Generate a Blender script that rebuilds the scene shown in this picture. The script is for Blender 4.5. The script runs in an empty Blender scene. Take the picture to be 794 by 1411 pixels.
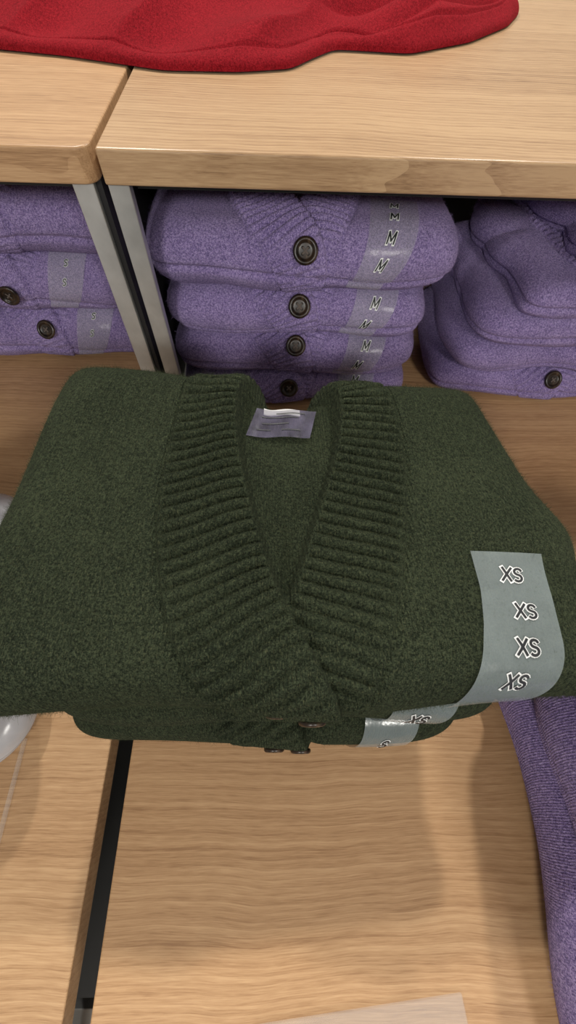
import bpy, math
import numpy as np
from mathutils import Vector, Matrix, Euler
rng = np.random.default_rng(11)
scene = bpy.context.scene
try:
    scene.view_settings.view_transform = 'Standard'
except Exception:
    pass

def smooth(e0, e1, x):
    t = np.clip((x - e0) / (e1 - e0), 0, 1)
    return t * t * (3 - 2 * t)

# ------------------------------------------------------------------ materials
def new_mat(name):
    m = bpy.data.materials.new(name)
    m.use_nodes = True
    nt = m.node_tree
    nt.nodes.clear()
    out = nt.nodes.new('ShaderNodeOutputMaterial')
    b = nt.nodes.new('ShaderNodeBsdfPrincipled')
    nt.links.new(b.outputs[0], out.inputs[0])
    return m, nt, b

def noise(nt, vec, scale, detail=3, rough=0.5, dist=0.0):
    n = nt.nodes.new('ShaderNodeTexNoise')
    n.inputs['Scale'].default_value = scale
    n.inputs['Detail'].default_value = detail
    n.inputs['Roughness'].default_value = rough
    n.inputs['Distortion'].default_value = dist
    nt.links.new(vec, n.inputs['Vector'])
    return n.outputs['Fac']

def mapping(nt, vec, scale, loc=(0, 0, 0), rot=(0, 0, 0)):
    n = nt.nodes.new('ShaderNodeMapping')
    n.inputs['Scale'].default_value = scale
    n.inputs['Location'].default_value = loc
    n.inputs['Rotation'].default_value = rot
    nt.links.new(vec, n.inputs['Vector'])
    return n.outputs[0]

def ramp(nt, fac, stops):
    n = nt.nodes.new('ShaderNodeValToRGB')
    els = n.color_ramp.elements
    while len(els) < len(stops):
        els.new(0.5)
    for e, (p, c) in zip(els, stops):
        e.position = p
        e.color = (c[0], c[1], c[2], 1)
    nt.links.new(fac, n.inputs[0])
    return n.outputs[0]

def math_n(nt, op, a, b=None):
    n = nt.nodes.new('ShaderNodeMath')
    n.operation = op
    for i, v in enumerate((a, b)):
        if v is None:
            continue
        if isinstance(v, (int, float)):
            n.inputs[i].default_value = v
        else:
            nt.links.new(v, n.inputs[i])
    return n.outputs[0]

def mixc(nt, fac, a, b, mode='MIX'):
    n = nt.nodes.new('ShaderNodeMix')
    n.data_type = 'RGBA'
    n.blend_type = mode
    for sock, v in ((n.inputs[0], fac), (n.inputs[6], a), (n.inputs[7], b)):
        if isinstance(v, (int, float)):
            sock.default_value = v
        elif isinstance(v, tuple):
            sock.default_value = (*v, 1)
        else:
            nt.links.new(v, sock)
    return n.outputs[2]

def wool(name, dark, mid, light, fleck, sheen=0.12, stitch=0.0024, bump=0.8, fleckamt=0.45, wv=0.5, spread=.10):
    m, nt, b = new_mat(name)
    tc = nt.nodes.new('ShaderNodeTexCoord')
    uv = tc.outputs['UV']
    ob = tc.outputs['Object']
    fine = noise(nt, ob, 950, 3, 0.7)
    med = noise(nt, ob, 420, 2, 0.6)
    big = noise(nt, ob, 14, 3, 0.5)
    f = math_n(nt, 'ADD', math_n(nt, 'MULTIPLY', fine, 0.62), math_n(nt, 'MULTIPLY', med, 0.38))
    f = math_n(nt, 'ADD', f, math_n(nt, 'MULTIPLY', math_n(nt, 'SUBTRACT', big, 0.5), 0.12))
    col = ramp(nt, f, [(0.5 - spread, dark), (0.5, mid), (0.5 + spread, light)])
    fl = noise(nt, mapping(nt, uv, (1300, 420, 1)), 1.0, 2, 0.5)
    flm = ramp(nt, fl, [(0.58, (0, 0, 0)), (0.68, (1, 1, 1))])
    flm = math_n(nt, 'MULTIPLY', flm, fleckamt)
    col = mixc(nt, flm, col, fleck)
    nt.links.new(col, b.inputs['Base Color'])
    b.inputs['Roughness'].default_value = 0.95
    b.inputs['Specular IOR Level'].default_value = 0.1
    b.inputs['Sheen Weight'].default_value = sheen
    b.inputs['Sheen Roughness'].default_value = 0.6
    b.inputs['Sheen Tint'].default_value = (*[min(1, c * 3 + 0.05) for c in light], 1)
    w = nt.nodes.new('ShaderNodeTexWave')
    w.wave_type = 'BANDS'
    w.bands_direction = 'X'
    w.inputs['Scale'].default_value = 1.0
    w.inputs['Distortion'].default_value = 2.5
    w.inputs['Detail'].default_value = 2
    w.inputs['Detail Scale'].default_value = 2.0
    k = 2 * math.pi / 20.0 / stitch
    nt.links.new(mapping(nt, uv, (k, k * 0.5, 1)), w.inputs['Vector'])
    h = math_n(nt, 'ADD', math_n(nt, 'MULTIPLY', w.outputs['Fac'], wv), math_n(nt, 'MULTIPLY', fine, 0.9))
    h = math_n(nt, 'ADD', h, math_n(nt, 'MULTIPLY', med, 0.6))
    bp = nt.nodes.new('ShaderNodeBump')
    bp.inputs['Strength'].default_value = bump
    bp.inputs['Distance'].default_value = 0.0022
    nt.links.new(h, bp.inputs['Height'])
    nt.links.new(bp.outputs[0], b.inputs['Normal'])
    return m

M_green = wool('green_wool', (0.0100, 0.0142, 0.0088), (0.0260, 0.0355, 0.0205), (0.060, 0.075, 0.042), (0.14, 0.145, 0.075), sheen=0.06, fleckamt=.48, bump=1.0, spread=.09)
M_green_fz = wool('green_wool_fuzz', (0.034, 0.042, 0.025), (0.066, 0.082, 0.044), (0.12, 0.135, 0.075), (0.18, 0.185, 0.11), sheen=0)
M_purple = wool('purple_wool', (0.115, 0.082, 0.225), (0.265, 0.192, 0.45), (0.47, 0.37, 0.67), (0.68, 0.58, 0.82), bump=0.9, wv=.28, spread=.09)
M_purple_fz = wool('purple_wool_fuzz', (0.24, 0.17, 0.42), (0.37, 0.28, 0.57), (0.54, 0.43, 0.72), (0.68, 0.58, 0.82))
M_red = wool('red_cotton', (0.12, 0.003, 0.006), (0.205, 0.005, 0.011), (0.28, 0.011, 0.018), (0.31, 0.02, 0.03), sheen=0.05, stitch=0.0018, bump=0.35)

def wood(name, light, mid, dark, rough=0.38, rotz=0.0, seed=0.0, pw=0.115, fig=0.08, wobam=.022):
    m, nt, b = new_mat(name)
    tc = nt.nodes.new('ShaderNodeTexCoord')
    ob = mapping(nt, tc.outputs['Object'], (1, 1, 1), (seed, seed * 0.37, 0), (0, 0, rotz))
    sep = nt.nodes.new('ShaderNodeSeparateXYZ')
    nt.links.new(ob, sep.inputs[0])
    idx = math_n(nt, 'FLOOR', math_n(nt, 'DIVIDE', sep.outputs[1], pw))
    wn = nt.nodes.new('ShaderNodeTexWhiteNoise')
    wn.noise_dimensions = '1D'
    nt.links.new(idx, wn.inputs['W'])
    sh = wn.outputs['Value']
    comb = nt.nodes.new('ShaderNodeCombineXYZ')
    nt.links.new(math_n(nt, 'ADD', sep.outputs[0], math_n(nt, 'MULTIPLY', sh, 3.0)), comb.inputs[0])
    wob = noise(nt, mapping(nt, ob, (5, 5, 5)), 1.0, 2, 0.5)
    nt.links.new(math_n(nt, 'ADD', sep.outputs[1], math_n(nt, 'MULTIPLY', wob, wobam)), comb.inputs[1])
    nt.links.new(sep.outputs[2], comb.inputs[2])
    v = comb.outputs[0]
    w = nt.nodes.new('ShaderNodeTexWave')
    w.wave_type = 'BANDS'
    w.bands_direction = 'Y'
    w.wave_profile = 'SAW'
    w.inputs['Scale'].default_value = 1.0
    w.inputs['Distortion'].default_value = 5.0
    w.inputs['Detail'].default_value = 3
    w.inputs['Detail Scale'].default_value = 0.7
    w.inputs['Detail Roughness'].default_value = 0.6
    nt.links.new(mapping(nt, v, (2.6, 48, 20)), w.inputs['Vector'])
    g1 = noise(nt, mapping(nt, v, (3.5, 130, 130)), 1.0, 5, 0.6, 0.5)
    g2 = noise(nt, mapping(nt, v, (40, 900, 900)), 1.0, 3, 0.6)
    g3 = noise(nt, mapping(nt, v, (1.2, 5, 5)), 1.0, 2, 0.5)
    f = math_n(nt, 'ADD', math_n(nt, 'MULTIPLY', w.outputs['Fac'], fig), math_n(nt, 'MULTIPLY', g1, 0.34))
    f = math_n(nt, 'ADD', f, math_n(nt, 'MULTIPLY', g2, 0.38))
    f = math_n(nt, 'ADD', f, math_n(nt, 'MULTIPLY', g3, 0.22))
    f = math_n(nt, 'ADD', f, math_n(nt, 'MULTIPLY', sh, 0.05))
    col = ramp(nt, f, [(0.385, dark), (0.51, mid), (0.655, light)])
    nt.links.new(col, b.inputs['Base Color'])
    b.inputs['Roughness'].default_value = rough
    b.inputs['Specular IOR Level'].default_value = 0.4
    bp = nt.nodes.new('ShaderNodeBump')
    bp.inputs['Strength'].default_value = 0.10
    bp.inputs['Distance'].default_value = 0.001
    nt.links.new(g2, bp.inputs['Height'])
    nt.links.new(bp.outputs[0], b.inputs['Normal'])
    return m

M_wood_t = wood('oak_laminate_table', (0.58, 0.370, 0.200), (0.45, 0.268, 0.135), (0.30, 0.162, 0.076), 0.38, 0.0, 0.3)
M_wood_s = wood('oak_laminate_shelf', (0.50, 0.335, 0.19), (0.375, 0.235, 0.128), (0.21, 0.122, 0.066), 0.34, 0.03, 1.7, fig=.14, wobam=.03)
M_wood_l = wood('oak_laminate_left', (0.55, 0.355, 0.195), (0.42, 0.252, 0.13), (0.26, 0.145, 0.07), 0.38, 0.0, 4.1, 0.2)

def simple(name, col, rough=0.5, metal=0.0, spec=0.5, alpha=1.0, bumpscale=None, trans=0.0, var=0.1, nscale=40):
    m, nt, b = new_mat(name)
    tc = nt.nodes.new('ShaderNodeTexCoord')
    n = noise(nt, tc.outputs['Object'], nscale, 3)
    lo = tuple(c * (1 - var) for c in col)
    hi = tuple(min(1, c * (1 + var)) for c in col)
    nt.links.new(ramp(nt, n, [(0.3, lo), (0.7, hi)]), b.inputs['Base Color'])
    b.inputs['Roughness'].default_value = rough
    b.inputs['Metallic'].default_value = metal
    b.inputs['Specular IOR Level'].default_value = spec
    b.inputs['Alpha'].default_value = alpha
    b.inputs['Transmission Weight'].default_value = trans
    if bumpscale:
        bp = nt.nodes.new('ShaderNodeBump')
        bp.inputs['Strength'].default_value = 0.4
        bp.inputs['Distance'].default_value = 0.002
        nt.links.new(noise(nt, tc.outputs['Object'], bumpscale, 3), bp.inputs['Height'])
        nt.links.new(bp.outputs[0], b.inputs['Normal'])
    return m

M_steel = simple('brushed_steel', (0.55, 0.56, 0.55), 0.42, 0.75)
M_black = simple('black_metal', (0.012, 0.012, 0.013), 0.5)
M_tape = simple('clear_size_tape', (0.29, 0.345, 0.35), 0.20, 0.0, 0.9, alpha=0.50, bumpscale=60, var=0.10)
M_tape_p = simple('clear_size_tape_thin', (0.52, 0.52, 0.58), 0.25, 0.0, 0.6, alpha=0.28, bumpscale=60, var=0.08)
M_ink = simple('black_ink', (0.015, 0.017, 0.02), 0.5)
M_white = simple('white_ink', (0.8, 0.82, 0.82), 0.5)
M_label = simple('film_label', (0.12, 0.11, 0.17), 0.08, 0.0, 1.0, alpha=0.60, bumpscale=25, var=0.45, nscale=70)
M_tag = simple('white_tag', (0.75, 0.76, 0.75), 0.6)
M_bag = simple('plastic_bag', (0.60, 0.62, 0.66), 0.22, 0.0, 0.6, alpha=0.5, bumpscale=30)
M_floor = simple('grey_floor', (0.35, 0.34, 0.32), 0.4)
M_wall = simple('white_wall', (0.7, 0.69, 0.67), 0.8)
M_thread = simple('thread', (0.10, 0.08, 0.07), 0.9)
M_hole = simple('button_hole_dark', (0.003, 0.003, 0.003), 0.9)
m, nt, b = new_mat('tortoise_button')
tc = nt.nodes.new('ShaderNodeTexCoord')
nt.links.new(ramp(nt, noise(nt, tc.outputs['Object'], 110, 3), [(0.4, (0.010, 0.007, 0.006)), (0.62, (0.030, 0.018, 0.011)), (0.74, (0.10, 0.065, 0.04))]), b.inputs['Base Color'])
b.inputs['Roughness'].default_value = 0.30
b.inputs['Specular IOR Level'].default_value = 0.4
M_button = m
m, nt, b = new_mat('clear_acrylic')
tc = nt.nodes.new('ShaderNodeTexCoord')
nt.links.new(ramp(nt, noise(nt, tc.outputs['Object'], 5), [(0, (0.75, 0.77, 0.76)), (1, (.8, .8, .8))]), b.inputs['Base Color'])
b.inputs['Roughness'].default_value = 0.05
b.inputs['Alpha'].default_value = 0.14
b.inputs['Specular IOR Level'].default_value = 0.5
M_acrylic = m

# ------------------------------------------------------------------ mesh helpers
def link(ob):
    scene.collection.objects.link(ob)
    return ob

def mesh_obj(name, verts, faces, mat, parent=None, smooth_s=True, uv=None):
    me = bpy.data.meshes.new(name)
    me.from_pydata([tuple(v) for v in verts], [], [tuple(f) for f in faces])
    me.update()
    if smooth_s:
        me.polygons.foreach_set('use_smooth', [True] * len(me.polygons))
    me.materials.append(mat)
    ob = link(bpy.data.objects.new(name, me))
    if parent:
        ob.parent = parent
    return ob

def grid_obj(name, P, mat, UV=None, parent=None, fan=False):
    nu, nv = P.shape[:2]
    V = P.reshape(-1, 3)
    idx = np.arange(nu * nv).reshape(nu, nv)
    q = np.stack([idx[:-1, :-1], idx[1:, :-1], idx[1:, 1:], idx[:-1, 1:]], -1).reshape(-1, 4)
    nq = len(q)
    loops = q.reshape(-1)
    starts = np.arange(nq) * 4
    if fan:
        ring = np.concatenate([idx[:-1, 0], idx[-1, :-1], idx[:0:-1, -1], idx[0, :0:-1]])
        c = len(V)
        V = np.vstack([V, [[0, 0, V[ring, 2].mean()]]])
        tri = np.stack([ring, np.full(len(ring), c), np.roll(ring, -1)], -1)[:, ::-1]
        tri = tri[:, [1, 0, 2]]
        starts = np.concatenate([starts, len(loops) + np.arange(len(tri)) * 3])
        loops = np.concatenate([loops, tri.reshape(-1)])
    me = bpy.data.meshes.new(name)
    me.vertices.add(len(V))
    me.vertices.foreach_set('co', V.astype(np.float32).ravel())
    me.loops.add(len(loops))
    me.loops.foreach_set('vertex_index', loops.astype(np.int32))
    me.polygons.add(len(starts))
    me.polygons.foreach_set('loop_start', starts.astype(np.int32))
    me.update(calc_edges=True)
    me.validate()
    me.polygons.foreach_set('use_smooth', np.ones(len(me.polygons), dtype=bool))
    if UV is not None:
        U = UV.reshape(-1, 2)
        if fan:
            U = np.vstack([U, [[0, 0]]])
        ul = me.uv_layers.new(name='knit')
        li = np.empty(len(me.loops), dtype=np.int32)
        me.loops.foreach_get('vertex_index', li)
        ul.data.foreach_set('uv', U[li].astype(np.float32).ravel())
    me.materials.append(mat)
    ob = link(bpy.data.objects.new(name, me))
    if parent:
        ob.parent = parent
    return ob

def board(name, x0, x1, y0, y1, z0, z1, mat, bev=0.002, round_corner=None, parent=None):
    pts = [(x0, y0)]
    if round_corner:
        rr = round_corner
        for i in range(9):
            a = -math.pi / 2 + i / 8 * math.pi / 2
            pts.append((x1 - rr + rr * math.cos(a), y0 + rr + rr * math.sin(a)))
    else:
        pts.append((x1, y0))
    pts += [(x1, y1), (x0, y1)]
    n = len(pts)
    V = [(p[0], p[1], z0) for p in pts] + [(p[0], p[1], z1) for p in pts]
    F = [tuple(range(n))[::-1], tuple(range(n, 2 * n))] + [(i, (i + 1) % n, n + (i + 1) % n, n + i) for i in range(n)]
    ob = mesh_obj(name, V, F, mat, parent, False)
    if bev:
        md = ob.modifiers.new('bevel', 'BEVEL')
        md.width = bev
        md.segments = 3
        md.limit_method = 'ANGLE'
        md.angle_limit = math.radians(50)
    return ob

# glyph strokes in a unit-high cell, centred
_s = [(.26 + .0 + .24 * math.cos(math.radians(a)), .76 + .22 * math.sin(math.radians(a))) for a in range(20, 270, 25)]
_s += [(.26 + .26 * math.cos(math.radians(a)), .27 + .25 * math.sin(math.radians(a))) for a in range(85, -165, -25)]
GLYPH = {
    'M': (.74, [[(0, 0), (0, 1)], [(0, 1), (.37, .22)], [(.37, .22), (.74, 1)], [(.74, 1), (.74, 0)]]),
    'X': (.60, [[(0, 0), (.60, 1)], [(0, 1), (.60, 0)]]),
    'S': (.52, [_s]),
}

# ------------------------------------------------------------------ sweaters
def dense(pl, n=90):
    pl = np.array(pl, float)
    d = np.concatenate([[0], np.cumsum(np.hypot(*np.diff(pl, axis=0).T))])
    t = np.linspace(0, d[-1], n)
    X = np.interp(t, d, pl[:, 0]); Y = np.interp(t, d, pl[:, 1])
    for _ in range(10):
        X[1:-1] = (X[:-2] + 2 * X[1:-1] + X[2:]) / 4
        Y[1:-1] = (Y[:-2] + 2 * Y[1:-1] + Y[2:]) / 4
    return np.stack([X, Y], -1)

LC = dense([(-.034, .21), (-.048, .17), (-.063, .14), (-.0700, .11), (-.0655, .046), (-.055, -.02), (-.038, -.081), (-.014, -.127), (.006, -.16), (.014, -.2), (.014, -.30)])
RC = dense([(.056, .21), (.070, .17), (.084, .14), (.090, .11), (.081, .046), (.062, -.02), (.044, -.081), (.024, -.127), (.018, -.16), (.014, -.2), (.014, -.30)])

def polydist(X, Y, pl):
    best = np.full(X.shape, 1e9); S = np.zeros(X.shape); SG = np.zeros(X.shape)
    acc = 0.0
    for i in range(len(pl) - 1):
        a = pl[i]; d = pl[i + 1] - a; L = math.hypot(*d); d = d / L
        vx = X - a[0]; vy = Y - a[1]
        t = np.clip(vx * d[0] + vy * d[1], 0, L)
        ex = vx - t * d[0]; ey = vy - t * d[1]
        dd = ex * ex + ey * ey
        m = dd < best
        best = np.where(m, dd, best)
        S = np.where(m, acc + t, S)
        SG = np.where(m, d[0] * vy - d[1] * vx, SG)
        acc += L
    return np.sqrt(best) * np.sign(SG), S

class Sweater:
    def __init__(s, hx, hy, r, crown=0.01, n=8, seed=0, bands=True, lump=0.0025, voff=0.0, recess=0.016, sp=0.0100, taper=0.0, tasym=.35, rib=0.0042, band_h=.010, shape=None, wrink=0.0):
        s.__dict__.update(hx=hx, hy=hy, r=r, crown=crown, n=n, bands=bands, lump=lump, voff=voff, recess=recess, sp=sp, taper=taper, tasym=tasym, rib=rib, bh=band_h, shape=shape, wrink=wrink)
        g = np.random.default_rng(seed)
        s.ph = g.uniform(0, 6.28, (6, 2)); s.fr = g.uniform(8, 34, (6, 2)) * g.choice([-1, 1], (6, 2))
        s.am = g.uniform(.4, 1, 6)
    def disp(s, X, Y, a):
        D = np.zeros(X.shape)
        for i in range(6):
            D += s.am[i] * np.sin(s.fr[i, 0] * X + s.ph[i, 0]) * np.sin(s.fr[i, 1] * Y + s.ph[i, 1])
        D *= s.lump / 2
        if s.wrink:
            q = 60 * (X * .35 + Y) + 3 * np.sin(13 * X + s.ph[1, 1]) + s.ph[2, 0]
            D += s.wrink * (np.abs(np.sin(q * .5)) - .6) * smooth(-.2, .2, np.sin(9 * X + s.ph[3, 0]) + np.sin(12 * Y + s.ph[4, 0]))
        cc = s.r * (1.95 + 0.18 * np.sin(11 * X + s.ph[0, 0]) + 0.12 * np.sin(17 * Y + s.ph[1, 0]))
        D -= 0.0055 * np.exp(-((a - cc) / 0.004) ** 2)
        if s.bands:
            XX = X - s.voff
            dL, sL = polydist(XX, Y, LC); dR, sR = polydist(XX, Y, RC)
            wL = 0.0280 + 0.0080 * smooth(.1, -.05, Y); wR = 0.0270 + 0.0065 * smooth(.1, -.05, Y)
            def ribs(sv, d, w):
                c = np.abs(np.cos(np.pi * sv / s.sp + 0.5 * np.sin(d * 60)))
                return s.rib * (1 - c ** 3) - s.rib * 0.6
            mL = smooth(0.0010, -0.0012, np.abs(dL) - wL); mR = smooth(0.0010, -0.0012, np.abs(dR) - wR)
            edL = 1 - 0.6 * smooth(-.004, 0, dL - wL) - 0.35 * smooth(-.006, 0, -dL - wL)
            edR = 1 - 0.6 * smooth(-.004, 0, -dR - wR) - 0.35 * smooth(-.006, 0, dR - wR)
            roundL = .0018 * np.clip(1 - (dL / wL) ** 4, 0, 1); roundR = .0018 * np.clip(1 - (dR / wR) ** 4, 0, 1)
            flat = 1 - .70 * smooth(-.132, -.165, Y)      # band flattens where it turns down the front
            hL = s.bh * (.30 + .70 * smooth(-wL * .6, wL, dL)) * flat + ribs(sL, dL, wL) * edL * (.4 + .6 * flat) + roundL * flat
            # the right band tucks down beneath the left one where they cross
            under = smooth(.016, .0, np.abs(dL) - wL) * smooth(-.03, -.06, Y) * smooth(-.19, -.16, Y)
            hR = s.bh * .35 * (.45 + .55 * smooth(-wR, wR, -dR)) * flat + ribs(sR + .003, dR, wR) * edR * (.4 + .6 * flat) + roundR * flat - .0045 * under
            D += mR * hR * (1 - mL) + mL * hL
            inL = dL - wL; inR = -dR - wR
            D -= s.recess * smooth(0, .006, inL) * smooth(0, .006, inR) * (0.7 + 0.3 * smooth(0, .03, np.minimum(inL, inR)))
            D -= 0.0022 * np.exp(-((-dL - wL - .002) / .0018) ** 2) * (1 - mR)
            D -= 0.0022 * np.exp(-((dR - wR - .002) / .0018) ** 2) * (1 - mL)
        return D
    def F(s, X, Y, off=0.0, ribfree=False):
        X = np.asarray(X, float); Y = np.asarray(Y, float)
        A = s.hx - s.r; B = s.hy - s.r; n = s.n
        lo = np.zeros(X.shape); hi = np.full(X.shape, math.pi * s.r * 1.02)
        def g(a):
            return (np.abs(X) / (A + a)) ** n + (np.abs(Y) / (B + a)) ** n - 1
        ins = g(lo) <= 0
        for _ in range(26):
            mid = (lo + hi) / 2
            pos = g(mid) > 0
            lo = np.where(pos, mid, lo); hi = np.where(pos, hi, mid)
        a = np.where(ins, 0, (lo + hi) / 2)
        phi = np.clip(a / s.r, 0, math.pi)
        px = X / (A + a); py = Y / (B + a)
        x = px * (A + s.r * np.sin(phi)); y = py * (B + s.r * np.sin(phi)); z = s.r * np.cos(phi)
        nx = np.sign(px) * np.abs(px) ** (n - 1) / A; ny = np.sign(py) * np.abs(py) ** (n - 1) / B
        L = np.hypot(nx, ny) + 1e-9
        N = np.stack([nx / L * np.sin(phi), ny / L * np.sin(phi), np.cos(phi)], -1)
        up = np.clip(np.cos(phi) + .3, 0, 1)
        cr = s.crown * np.clip(1 - (X / (s.hx * 1.05)) ** 2, 0, 1) * np.clip(1 - (Y / (s.hy * 1.05)) ** 2, 0, 1)
        z = z + cr * up
        D = s.disp(X, Y, a) * smooth(math.pi, math.pi * .75, phi) + off
        P = np.stack([x, y, z], -1) + N * D[..., None]
        P[..., 2] = np.maximum(P[..., 2], -s.r)
        x0 = P[..., 0].copy()
        P[..., 0] *= 1 - s.taper * P[..., 1] / s.hy * (1 + s.tasym * np.sign(x0))
        P[..., 0] += s.lump * .9 * np.sin(26 * P[..., 1] + s.ph[5, 0]) * smooth(.5, 1, np.abs(x0) / s.hx)
        P[..., 1] += s.lump * .9 * np.sin(21 * x0 + s.ph[5, 1]) * smooth(.5, 1, np.abs(P[..., 1]) / s.hy)
        if s.shape:
            P = s.shape(P, s)
        return P, N
    def build(s, name, mat, loc, rotz=0.0, step=0.0016, tilt=(0, 0)):
        Am = s.hx - s.r + math.pi * s.r; Bm = s.hy - s.r + math.pi * s.r
        nu = int(2 * Am / step); nv = int(2 * Bm / step)
        a, b = np.meshgrid(np.linspace(-1, 1, nu), np.linspace(-1, 1, nv), indexing='ij')
        m = np.maximum(np.abs(a), np.abs(b)); nn = (np.abs(a) ** s.n + np.abs(b) ** s.n) ** (1 / s.n) + 1e-9
        X = a * m / nn * Am; Y = b * m / nn * Bm
        P, N = s.F(X, Y)
        s.ob = grid_obj(name, P, mat, np.stack([X, Y], -1), fan=True)
        s.ob.location = loc
        s.ob.rotation_euler = (tilt[0], tilt[1], rotz)
        s.Am, s.Bm = Am, Bm
        return s.ob
    def fuzz(s, count, mat, length=0.0035, rad=0.00006, ymin=-1):
        X = rng.uniform(-s.Am, s.Am, count) * .93; Y = rng.uniform(max(-s.Bm, ymin), s.Bm * .9, count)
        P, N = s.F(X, Y)
        d1 = rng.normal(0, 1, (count, 3)); d1 /= np.linalg.norm(d1, axis=1)[:, None]
        d2 = rng.normal(0, 1, (count, 3)); d2 /= np.linalg.norm(d2, axis=1)[:, None]
        L = (length * np.where(rng.uniform(0, 1, count) < .08, 2.0, rng.uniform(.35, 1.2, count)))[:, None]
        p0 = P - N * .0003
        p1 = p0 + (N * .5 + d1 * .55) * L * .5
        p2 = p1 + (N * .2 + d1 * .4 + d2 * .6) * L * .5
        pts = np.stack([p0, p1, p2], 1).reshape(-1, 3)
        cd = bpy.data.hair_curves.new('fuzz')
        cd.add_curves([3] * count)
        cd.position_data.foreach_set('vector', pts.astype(np.float32).ravel())
        at = cd.attributes.get('radius') or cd.attributes.new('radius', 'FLOAT', 'POINT')
        rr = np.tile(np.array([1, .8, .3]) * rad, count)
        at.data.foreach_set('value', rr.astype(np.float32))
        cd.materials.append(mat)
        o = link(bpy.data.objects.new('wool_fuzz', cd))
        o.parent = s.ob
    def tape(s, pl, hw, off=0.0022, mat=None):
        pl = np.array(pl, float)
        d = np.concatenate([[0], np.cumsum(np.hypot(*np.diff(pl, axis=0).T))])
        hws = np.interp(np.linspace(0, d[-1], 60), d, np.broadcast_to(np.array(hw, float), (len(pl),)))
        pl = dense(pl, 60)
        T = np.gradient(pl, axis=0); T /= np.linalg.norm(T, axis=1)[:, None]
        Nn = np.stack([-T[:, 1], T[:, 0]], -1)
        w = np.linspace(-1, 1, 12)
        G = pl[:, None, :] + Nn[:, None, :] * w[None, :, None] * hws[:, None, None]
        P, N = s.F(G[..., 0], G[..., 1], off)
        o = grid_obj('size_tape', P, mat or M_tape, G, parent=s.ob)
        return o
    def letters(s, txt, x, y, h, rot=0.0, off=0.0028):
        """bold block letters of height h built from strokes, wrapped on the tape"""
        gap = .20
        tw = sum(GLYPH[c][0] for c in txt) + gap * (len(txt) - 1)
        cq, sq = math.cos(rot), math.sin(rot)
        for mat, oo, lw in ((M_white, off, .31), (M_ink, off + .0004, .17)):
            V, Fc = [], []
            cur = -tw / 2
            k = 0
            for ch in txt:
                gw, strokes = GLYPH[ch]
                for st in strokes:
                    for (p, q) in zip(st[:-1], st[1:]):
                        p = np.array(p); q = np.array(q)
                        t = (q - p) / np.linalg.norm(q - p)
                        nn = np.array([-t[1], t[0]])
                        e = lw / 2 if len(st) == 2 and mat is M_white else lw * .25
                        p0 = p - t * e; q0 = q + t * e
                        ns = 6 if len(st) == 2 else 1
                        b0 = len(V)
                        for i in range(ns + 1):
                            c = p0 + (q0 - p0) * i / ns
                            for sd in (-1, 1):
                                u = c + nn * sd * lw / 2
                                V.append((cur + u[0], u[1] - .5, k * 1e-5))
                        for i in range(ns):
                            a = b0 + 2 * i
                            Fc.append((a, a + 2, a + 3, a + 1))
                        k += 1
                cur += gw + gap
            V = np.array(V)
            lx = V[:, 0] * h + V[:, 1] * h * .12
            ly = V[:, 1] * h
            X = x + lx * cq - ly * sq; Y = y + lx * sq + ly * cq
            P, N = s.F(X, Y, oo)
            P = P + N * V[:, 2:3]
            mesh_obj('size_letter', P, Fc, mat, s.ob, False)
    def button(s, x, y, R=0.0135, off=0.003):
        P, N = s.F(np.array([x]), np.array([y]), off)
        q = Vector(N[0]).to_track_quat('Z', 'Y')
        mtx = Matrix.Translation(Vector(P[0])) @ q.to_matrix().to_4x4()
        prof = [(0.0, .0016), (.5 * R, .0016), (.58 * R, .0018), (.64 * R, .0026), (.70 * R, .0038), (.8 * R, .0044), (.92 * R, .0038), (R, .0022), (R * .96, .0004), (.6 * R, -.001)]
        V, Fc = [], []
        ns = 40
        for rr, zz in prof:
            for k in range(ns):
                a = 2 * math.pi * k / ns
                V.append((rr * math.cos(a), rr * math.sin(a), zz))
        for i in range(len(prof) - 1):
            for k in range(ns):
                Fc.append((i * ns + k, (i + 1) * ns + k, (i + 1) * ns + (k + 1) % ns, i * ns + (k + 1) % ns))
        o = mesh_obj('button', V, Fc, M_button, s.ob)
        o.matrix_local = mtx
        V, Fc = [], []
        for hx_, hy_ in ((1, 1), (1, -1), (-1, 1), (-1, -1)):
            b0 = len(V)
            for k in range(12):
                a = 2 * math.pi * k / 12
                V.append((hx_ * .22 * R + .11 * R * math.cos(a), hy_ * .22 * R + .11 * R * math.sin(a), .0019))
            Fc.append(tuple(range(b0, b0 + 12)))
        o = mesh_obj('button_holes', V, Fc, M_hole, s.ob, False)
        o.matrix_local = mtx
        V, Fc = [], []
        for (ax, ay) in ((-1, 1), (1, 1)):
            b0 = len(V)
            dx, dy = ax * .24 * R, ay * .24 * R
            ex, ey = -dy * .2, dx * .2
            V += [(-dx + ex, -dy + ey, .0023), (-dx - ex, -dy - ey, .0023), (dx - ex, dy - ey, .0027), (dx + ex, dy + ey, .0027)]
            Fc.append((b0, b0 + 1, b0 + 2, b0 + 3))
        o = mesh_obj('button_thread', V, Fc, M_thread, s.ob, False)
        o.matrix_local = mtx

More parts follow.
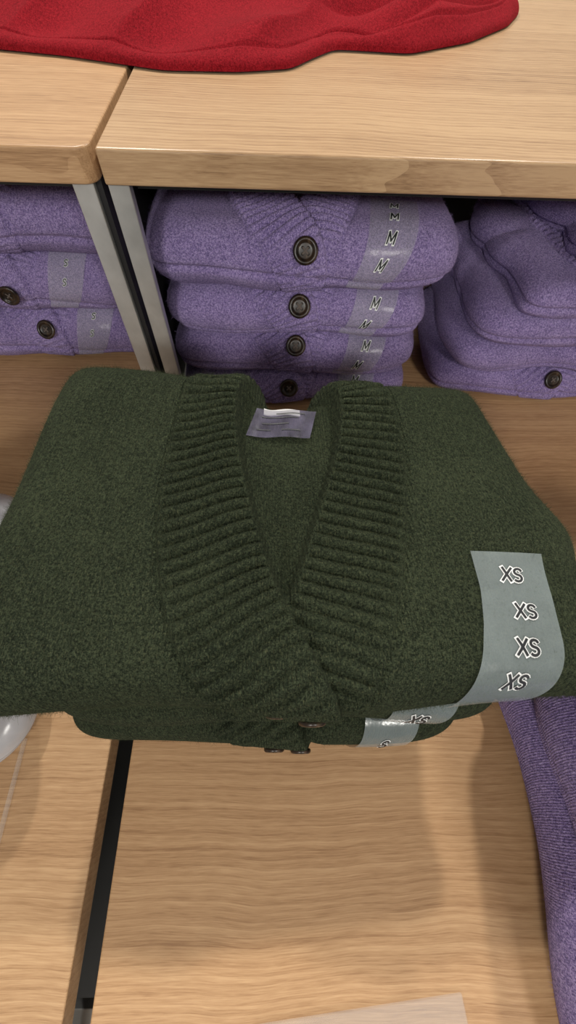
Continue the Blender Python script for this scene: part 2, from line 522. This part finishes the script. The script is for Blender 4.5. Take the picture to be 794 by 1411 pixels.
# ---------------------------------------------------------------- green pile
GX, GY = -0.006, 0.150
s4 = Sweater(.192, .140, .031, .003, seed=4, lump=.002)
s4.build('green_folded_cardigan', M_green, (GX - .004, GY + .008, .032), step=.003)
s3 = Sweater(.196, .146, .032, .003, seed=3, lump=.003)
s3.build('green_folded_cardigan', M_green, (GX - .008, GY - .014, .096), step=.0018)
s3.button(.006, -.165, .0100, -.001); s3.button(.034, -.165, .0100, -.001)
s3.tape([(.118, -.06), (.116, -.12), (.112, -.20)], .026); s3.letters('S', .113, -.150, .011)
s3.fuzz(16000, M_green_fz, ymin=-.3)
s2 = Sweater(.200, .142, .032, .003, seed=2, lump=.003)
s2.build('green_folded_cardigan', M_green, (GX - .002, GY + .000, .161), step=.0018)
s2.tape([(.128, -.06), (.126, -.12), (.122, -.20)], .026); s2.letters('XS', .124, -.148, .011)
s2.fuzz(14000, M_green_fz, ymin=-.3)

def top_shape(P, s):
    xs = P[..., 0] / s.hx; ys = P[..., 1] / s.hy
    back = (.002 + .026 * smooth(-.15, -.95, xs)) * np.clip(ys, 0, 1.2)
    front = (.001 - .005 * xs) * np.clip(-ys, 0, 1.2)
    P[..., 1] += back - front
    P[..., 0] += .010 * np.exp(-((ys + .15) / .22) ** 2) * smooth(.5, 1, xs)
    P[..., 2] -= .006 * smooth(.70, 1.0, xs) * smooth(-.2, .3, ys)
    return P
s1 = Sweater(.230, .146, .035, .010, n=20, seed=21, lump=.0035, taper=.115, tasym=.08, recess=.022, shape=top_shape)
s1.build('green_folded_cardigan', M_green, (GX, GY + .011, .231), step=.00085)
s1.fuzz(170000, M_green_fz, .0036, .000058)
s1.button(.000, -.172, .0100, -.001); s1.button(.024, -.171, .0100, -.001)
s1.tape([(.160, -.046), (.159, -.077), (.154, -.104), (.147, -.132), (.142, -.155), (.141, -.168)], [.0245, .0245, .025, .0265, .028, .028])
for (lx, ly) in ((.157, -.064), (.158, -.091), (.151, -.116), (.143, -.138)):
    s1.letters('XS', lx + .002, ly, .0100, rot=-.10)
P, N = s1.F(*np.meshgrid(np.linspace(-.028, .034, 24), np.linspace(.074, .108, 14), indexing='ij'), off=.006)
P[..., 2] = P[..., 2] * .3 + P[..., 2].mean() * .7 + .001 * np.sin(P[..., 0] * 160)
P[..., 0] += (P[..., 1] - .09) * .25
grid_obj('neck_film_label', P, M_label, parent=s1.ob)
for k, (i0, i1, j) in enumerate(((3, 9, 3), (12, 20, 3), (4, 15, 6), (3, 18, 9), (8, 20, 11))):
    a = P[i0:i1, j] + np.array([0, 0, .0006]); bb = a + np.array([0, .0011, 0])
    grid_obj('label_print', np.stack([a, bb], 1), M_ink, parent=s1.ob)
P, N = s1.F(*np.meshgrid(np.linspace(-.016, .022, 24), np.linspace(.104, .118, 14), indexing='ij'), off=.004)
P[..., 2] += .001 * np.sin(P[..., 0] * 200) 
grid_obj('neck_care_tag', P, M_tag, parent=s1.ob)

# ---------------------------------------------------------------- purple piles
def purple(x, y, zc, hx, hy, r, seed, rot=0, tilt=(0, 0), detail=True, txt='M', voff=0.0, step=.0017, bx=.014, by=None, fz=18000, nl=4, bands=True, lump=.004, n=9, wr=0.0, showb=True, lh=.0110):
    s = Sweater(hx, hy, r, .004, n=n, seed=seed, lump=lump, voff=voff, recess=.010, bands=bands, rib=.0042, sp=.0095, band_h=.0055, wrink=wr)
    s.build('purple_folded_cardigan', M_purple, (x, y, zc), rot, step, tilt)
    if detail:
        B = hy - r
        yb = -(B + r * (0.85 if by is None else by))
        if showb:
            s.button(voff + bx, yb, .0150, .0045)
        if txt:
            tx = .106
            s.tape([(tx + .006, -(B - .04)), (tx, -(B + .01)), (tx - .006, -(B + r * 2.2))], .029, mat=M_tape_p)
            for k in range(nl):
                s.letters(txt, tx + .004 - .003 * k, -(B - .022) - k * .025, lh, rot=-.08)
    if fz:
        s.fuzz(fz, M_purple_fz, .0035, .00007, ymin=-.35)
    return s
CXp = .021
purple(CXp - .002, .655, .036, .190, .150, .034, 31, voff=-.022, by=1.1)
purple(CXp + .002, .655, .104, .190, .150, .036, 32, voff=-.018)
purple(CXp + .002, .655, .174, .188, .150, .034, 33, voff=-.016, by=.95)
purple(CXp + .002, .652, .250, .200, .152, .040, 34, voff=-.013, by=1.0, lump=.0035)
# left pile
purple(-.425, .755, .048, .190, .150, .046, 41, txt='S', step=.0026, fz=6000, voff=.01, by=1.0, lh=.009)
purple(-.432, .755, .140, .192, .150, .045, 42, txt='S', step=.0026, fz=6000, voff=-.005, by=1.5, lh=.009)
purple(-.415, .755, .230, .192, .150, .044, 43, txt=None, step=.0026, fz=6000, voff=-.0, showb=False)
# right pile, loosely stacked
purple(.472, .665, .032, .205, .135, .030, 51, txt=None, voff=-.022, lump=.005, n=9)
purple(.484, .668, .090, .205, .140, .030, 52, txt=None, voff=.05, rot=.03, lump=.006, n=8)
purple(.494, .670, .148, .205, .146, .030, 53, txt=None, showb=False, rot=.06, lump=.007, wr=.006, n=7, voff=.03)
purple(.520, .668, .205, .200, .150, .029, 54, txt=None, showb=False, rot=.10, tilt=(0, -.04), lump=.008, wr=.008, n=7, voff=-.05)
purple(.560, .680, .262, .185, .145, .029, 55, txt=None, detail=False, rot=.17, tilt=(0, -.04), bands=False, lump=.009, wr=.010, n=6)
# front-right pile, turned side-on
for k, (dx, dy, rr) in enumerate(((0, 0, .034), (.010, .0, .033), (.004, .005, .032))):
    purple(.397 + dx, -.12 + dy, .035 + k * .066, .225, .142, rr, 61 + k, rot=math.pi / 2, detail=False, fz=10000, bands=False, lump=.006, n=7)

# ---------------------------------------------------------------- furniture
board('oak_table', -.174, 1.3, -.46, 1.15, -.030, 0.0, M_wood_t)
board('oak_table', -1.3, -.199, -.46, 1.15, -.030, 0.0, M_wood_l)
board('table_base_panel', -.10, 1.2, -.40, 1.12, -.75, -.030, M_black, 0)
board('table_base_panel', -1.2, -.30, -.40, 1.12, -.75, -.030, M_black, 0)
board('steel_crossbar', -.26, -.12, -.28, -.245, -.075, -.055, M_steel, .001)
zt, zb, yl = .379, .350, .463
board('oak_display_shelf', -.1745, 1.3, yl, 1.35, zb, zt, M_wood_s, .0022)
board('oak_display_shelf', -1.3, -.181, yl, 1.35, zb, zt, M_wood_l, .002, round_corner=.014)
board('steel_post', -.1745, -.154, yl + .006, yl + .018, 0.0, zb, M_steel, .001)
board('steel_post', -.209, -.188, yl + .006, yl + .018, 0.0, zb, M_steel, .001)
board('side_panel', -.188, -.182, yl + .012, 1.12, 0.0, zb, M_black, 0)  # dark sheet standing in for the shade in the gap between the posts
board('rail_under_shelf', -.150, 1.25, yl + .02, yl + .035, zb - .010, zb, M_black, 0)  # added black strip that darkens the shadow line beneath the shelf edge
board('rail_under_shelf', -1.25, -.212, yl + .02, yl + .035, zb - .010, zb, M_black, 0)  # same added shadow strip under the left shelf
board('shelf_back_panel', -1.3, 1.3, 1.121, 1.145, 0.0, zb, M_black, 0)

# ---------------------------------------------------------------- red garment
edge = dense([(-.80, .73), (-.5, .715), (-.352, .700), (-.255, .684), (-.137, .650), (-.053, .654), (.005, .670), (.035, .712), (.06, .742), (.154, .737), (.240, .79), (.31, .865), (.345, .93), (.355, 1.02), (.36, 1.2)], 420)
nw = 260
w = np.linspace(0, 1, nw)
back = np.stack([np.linspace(-.8, .28, 420), np.full(420, 1.30)], -1)
wp = w ** 1.3
G = edge[:, None, :] * (1 - wp[None, :, None]) + back[:, None, :] * wp[None, :, None]
X, Y = G[..., 0], G[..., 1]
dist = np.hypot(X - edge[:, None, 0], Y - edge[:, None, 1])
Z = zt + .002 + .010 * np.sqrt(np.clip(1 - (1 - np.clip(dist / .012, 0, 1)) ** 2, 0, 1)) + .050 * smooth(.01, .30, dist)
fold = np.sin(20 * X + 10 * np.sin(4 * Y + 1.0) + 14 * Y)
Z += smooth(0, .06, dist) * (.014 * (1 - np.abs(fold)) ** 1.5 + .006 * np.sin(37 * X - 22 * Y) + .004 * np.sin(30 * Y + 12 * X))
fx = smooth(.02, .09, X)
Z += fx * smooth(0, .03, dist) * .012 * np.abs(np.sin(55 * (Y - .55 * X) + 2.5 * np.sin(11 * X)))
Z -= .0035 * np.exp(-((dist - .022) / .0015) ** 2)
Z = np.maximum(Z, zt + .0015)
grid_obj('red_sweater', np.stack([X, Y, Z], -1), M_red, G)

# ---------------------------------------------------------------- plastic bags and acrylic
sb = Sweater(.19, .155, .030, .006, n=4, seed=71, bands=False, lump=.008, wrink=.010)
sb.build('plastic_bag', M_bag, (-.462, .10, .032), rotz=math.radians(107), step=.003)
sb2 = Sweater(.185, .150, .028, .006, n=4, seed=72, bands=False, lump=.008, wrink=.010)
sb2.build('plastic_bag', M_bag, (-.464, .09, .092), rotz=math.radians(110), step=.003)
board('acrylic_divider', -.2985, -.2955, -.30, -.005, 0.0005, .006, M_acrylic, .0005)
ac = board('acrylic_sign_holder', -.045, .150, -.42, -.232, 0.0005, .0045, M_acrylic, .001, None)
ac.rotation_euler = (0, 0, math.radians(5))

# ---------------------------------------------------------------- room
board('floor', -3, 3, -3, 3, -.80, -.75, M_floor, 0)
board('wall_back', -3, 3, 3, 3.1, -.75, 2.6, M_wall, 0)
board('wall_left', -3.1, -3, -3, 3, -.75, 2.6, M_wall, 0)
board('wall_right', 3, 3.1, -3, 3, -.75, 2.6, M_wall, 0)
board('ceiling', -3, 3, -3, 3, 2.6, 2.7, M_wall, 0)

def area(name, loc, target, power, size, col=(1, .96, .895)):
    ld = bpy.data.lights.new(name, 'AREA')
    ld.energy = power; ld.size = size; ld.color = col
    o = link(bpy.data.objects.new(name, ld))
    o.location = loc
    o.rotation_euler = (Vector(target) - Vector(loc)).to_track_quat('-Z', 'Y').to_euler()
area('front_fill', (-.70, 1.65, 2.2), (0, .1, 0), 34, .12)
area('front_fill', (.90, 1.55, 2.2), (0, .1, 0), 34, .12)
area('front_fill', (-.6, -2.0, 1.65), (0, .4, 0.1), 28, .35)  # added fill light to brighten the purple fronts, not a ceiling lamp
area('front_fill', (.9, -1.9, 1.65), (0, .4, 0.1), 25, .35)  # second added fill from the front, for the piles under the shelf
world = bpy.data.worlds.new('world'); scene.world = world
world.use_nodes = True
world.node_tree.nodes['Background'].inputs[0].default_value = (1, .98, .96, 1)
world.node_tree.nodes['Background'].inputs[1].default_value = 0.2

# ---------------------------------------------------------------- camera
cam = bpy.data.cameras.new('camera')
cam.sensor_fit = 'VERTICAL'; cam.sensor_height = 36.0
cam.lens = 36.0 * 560 / 1411
cam.clip_start = .01
co = link(bpy.data.objects.new('camera', cam))
R = Matrix.Rotation(-.060, 4, 'Z') @ Matrix.Rotation(math.radians(90 - 61.6), 4, 'X') @ Matrix.Rotation(.06, 4, 'Z')
co.matrix_world = Matrix.Translation((-.008, 0, .55)) @ R
scene.camera = co
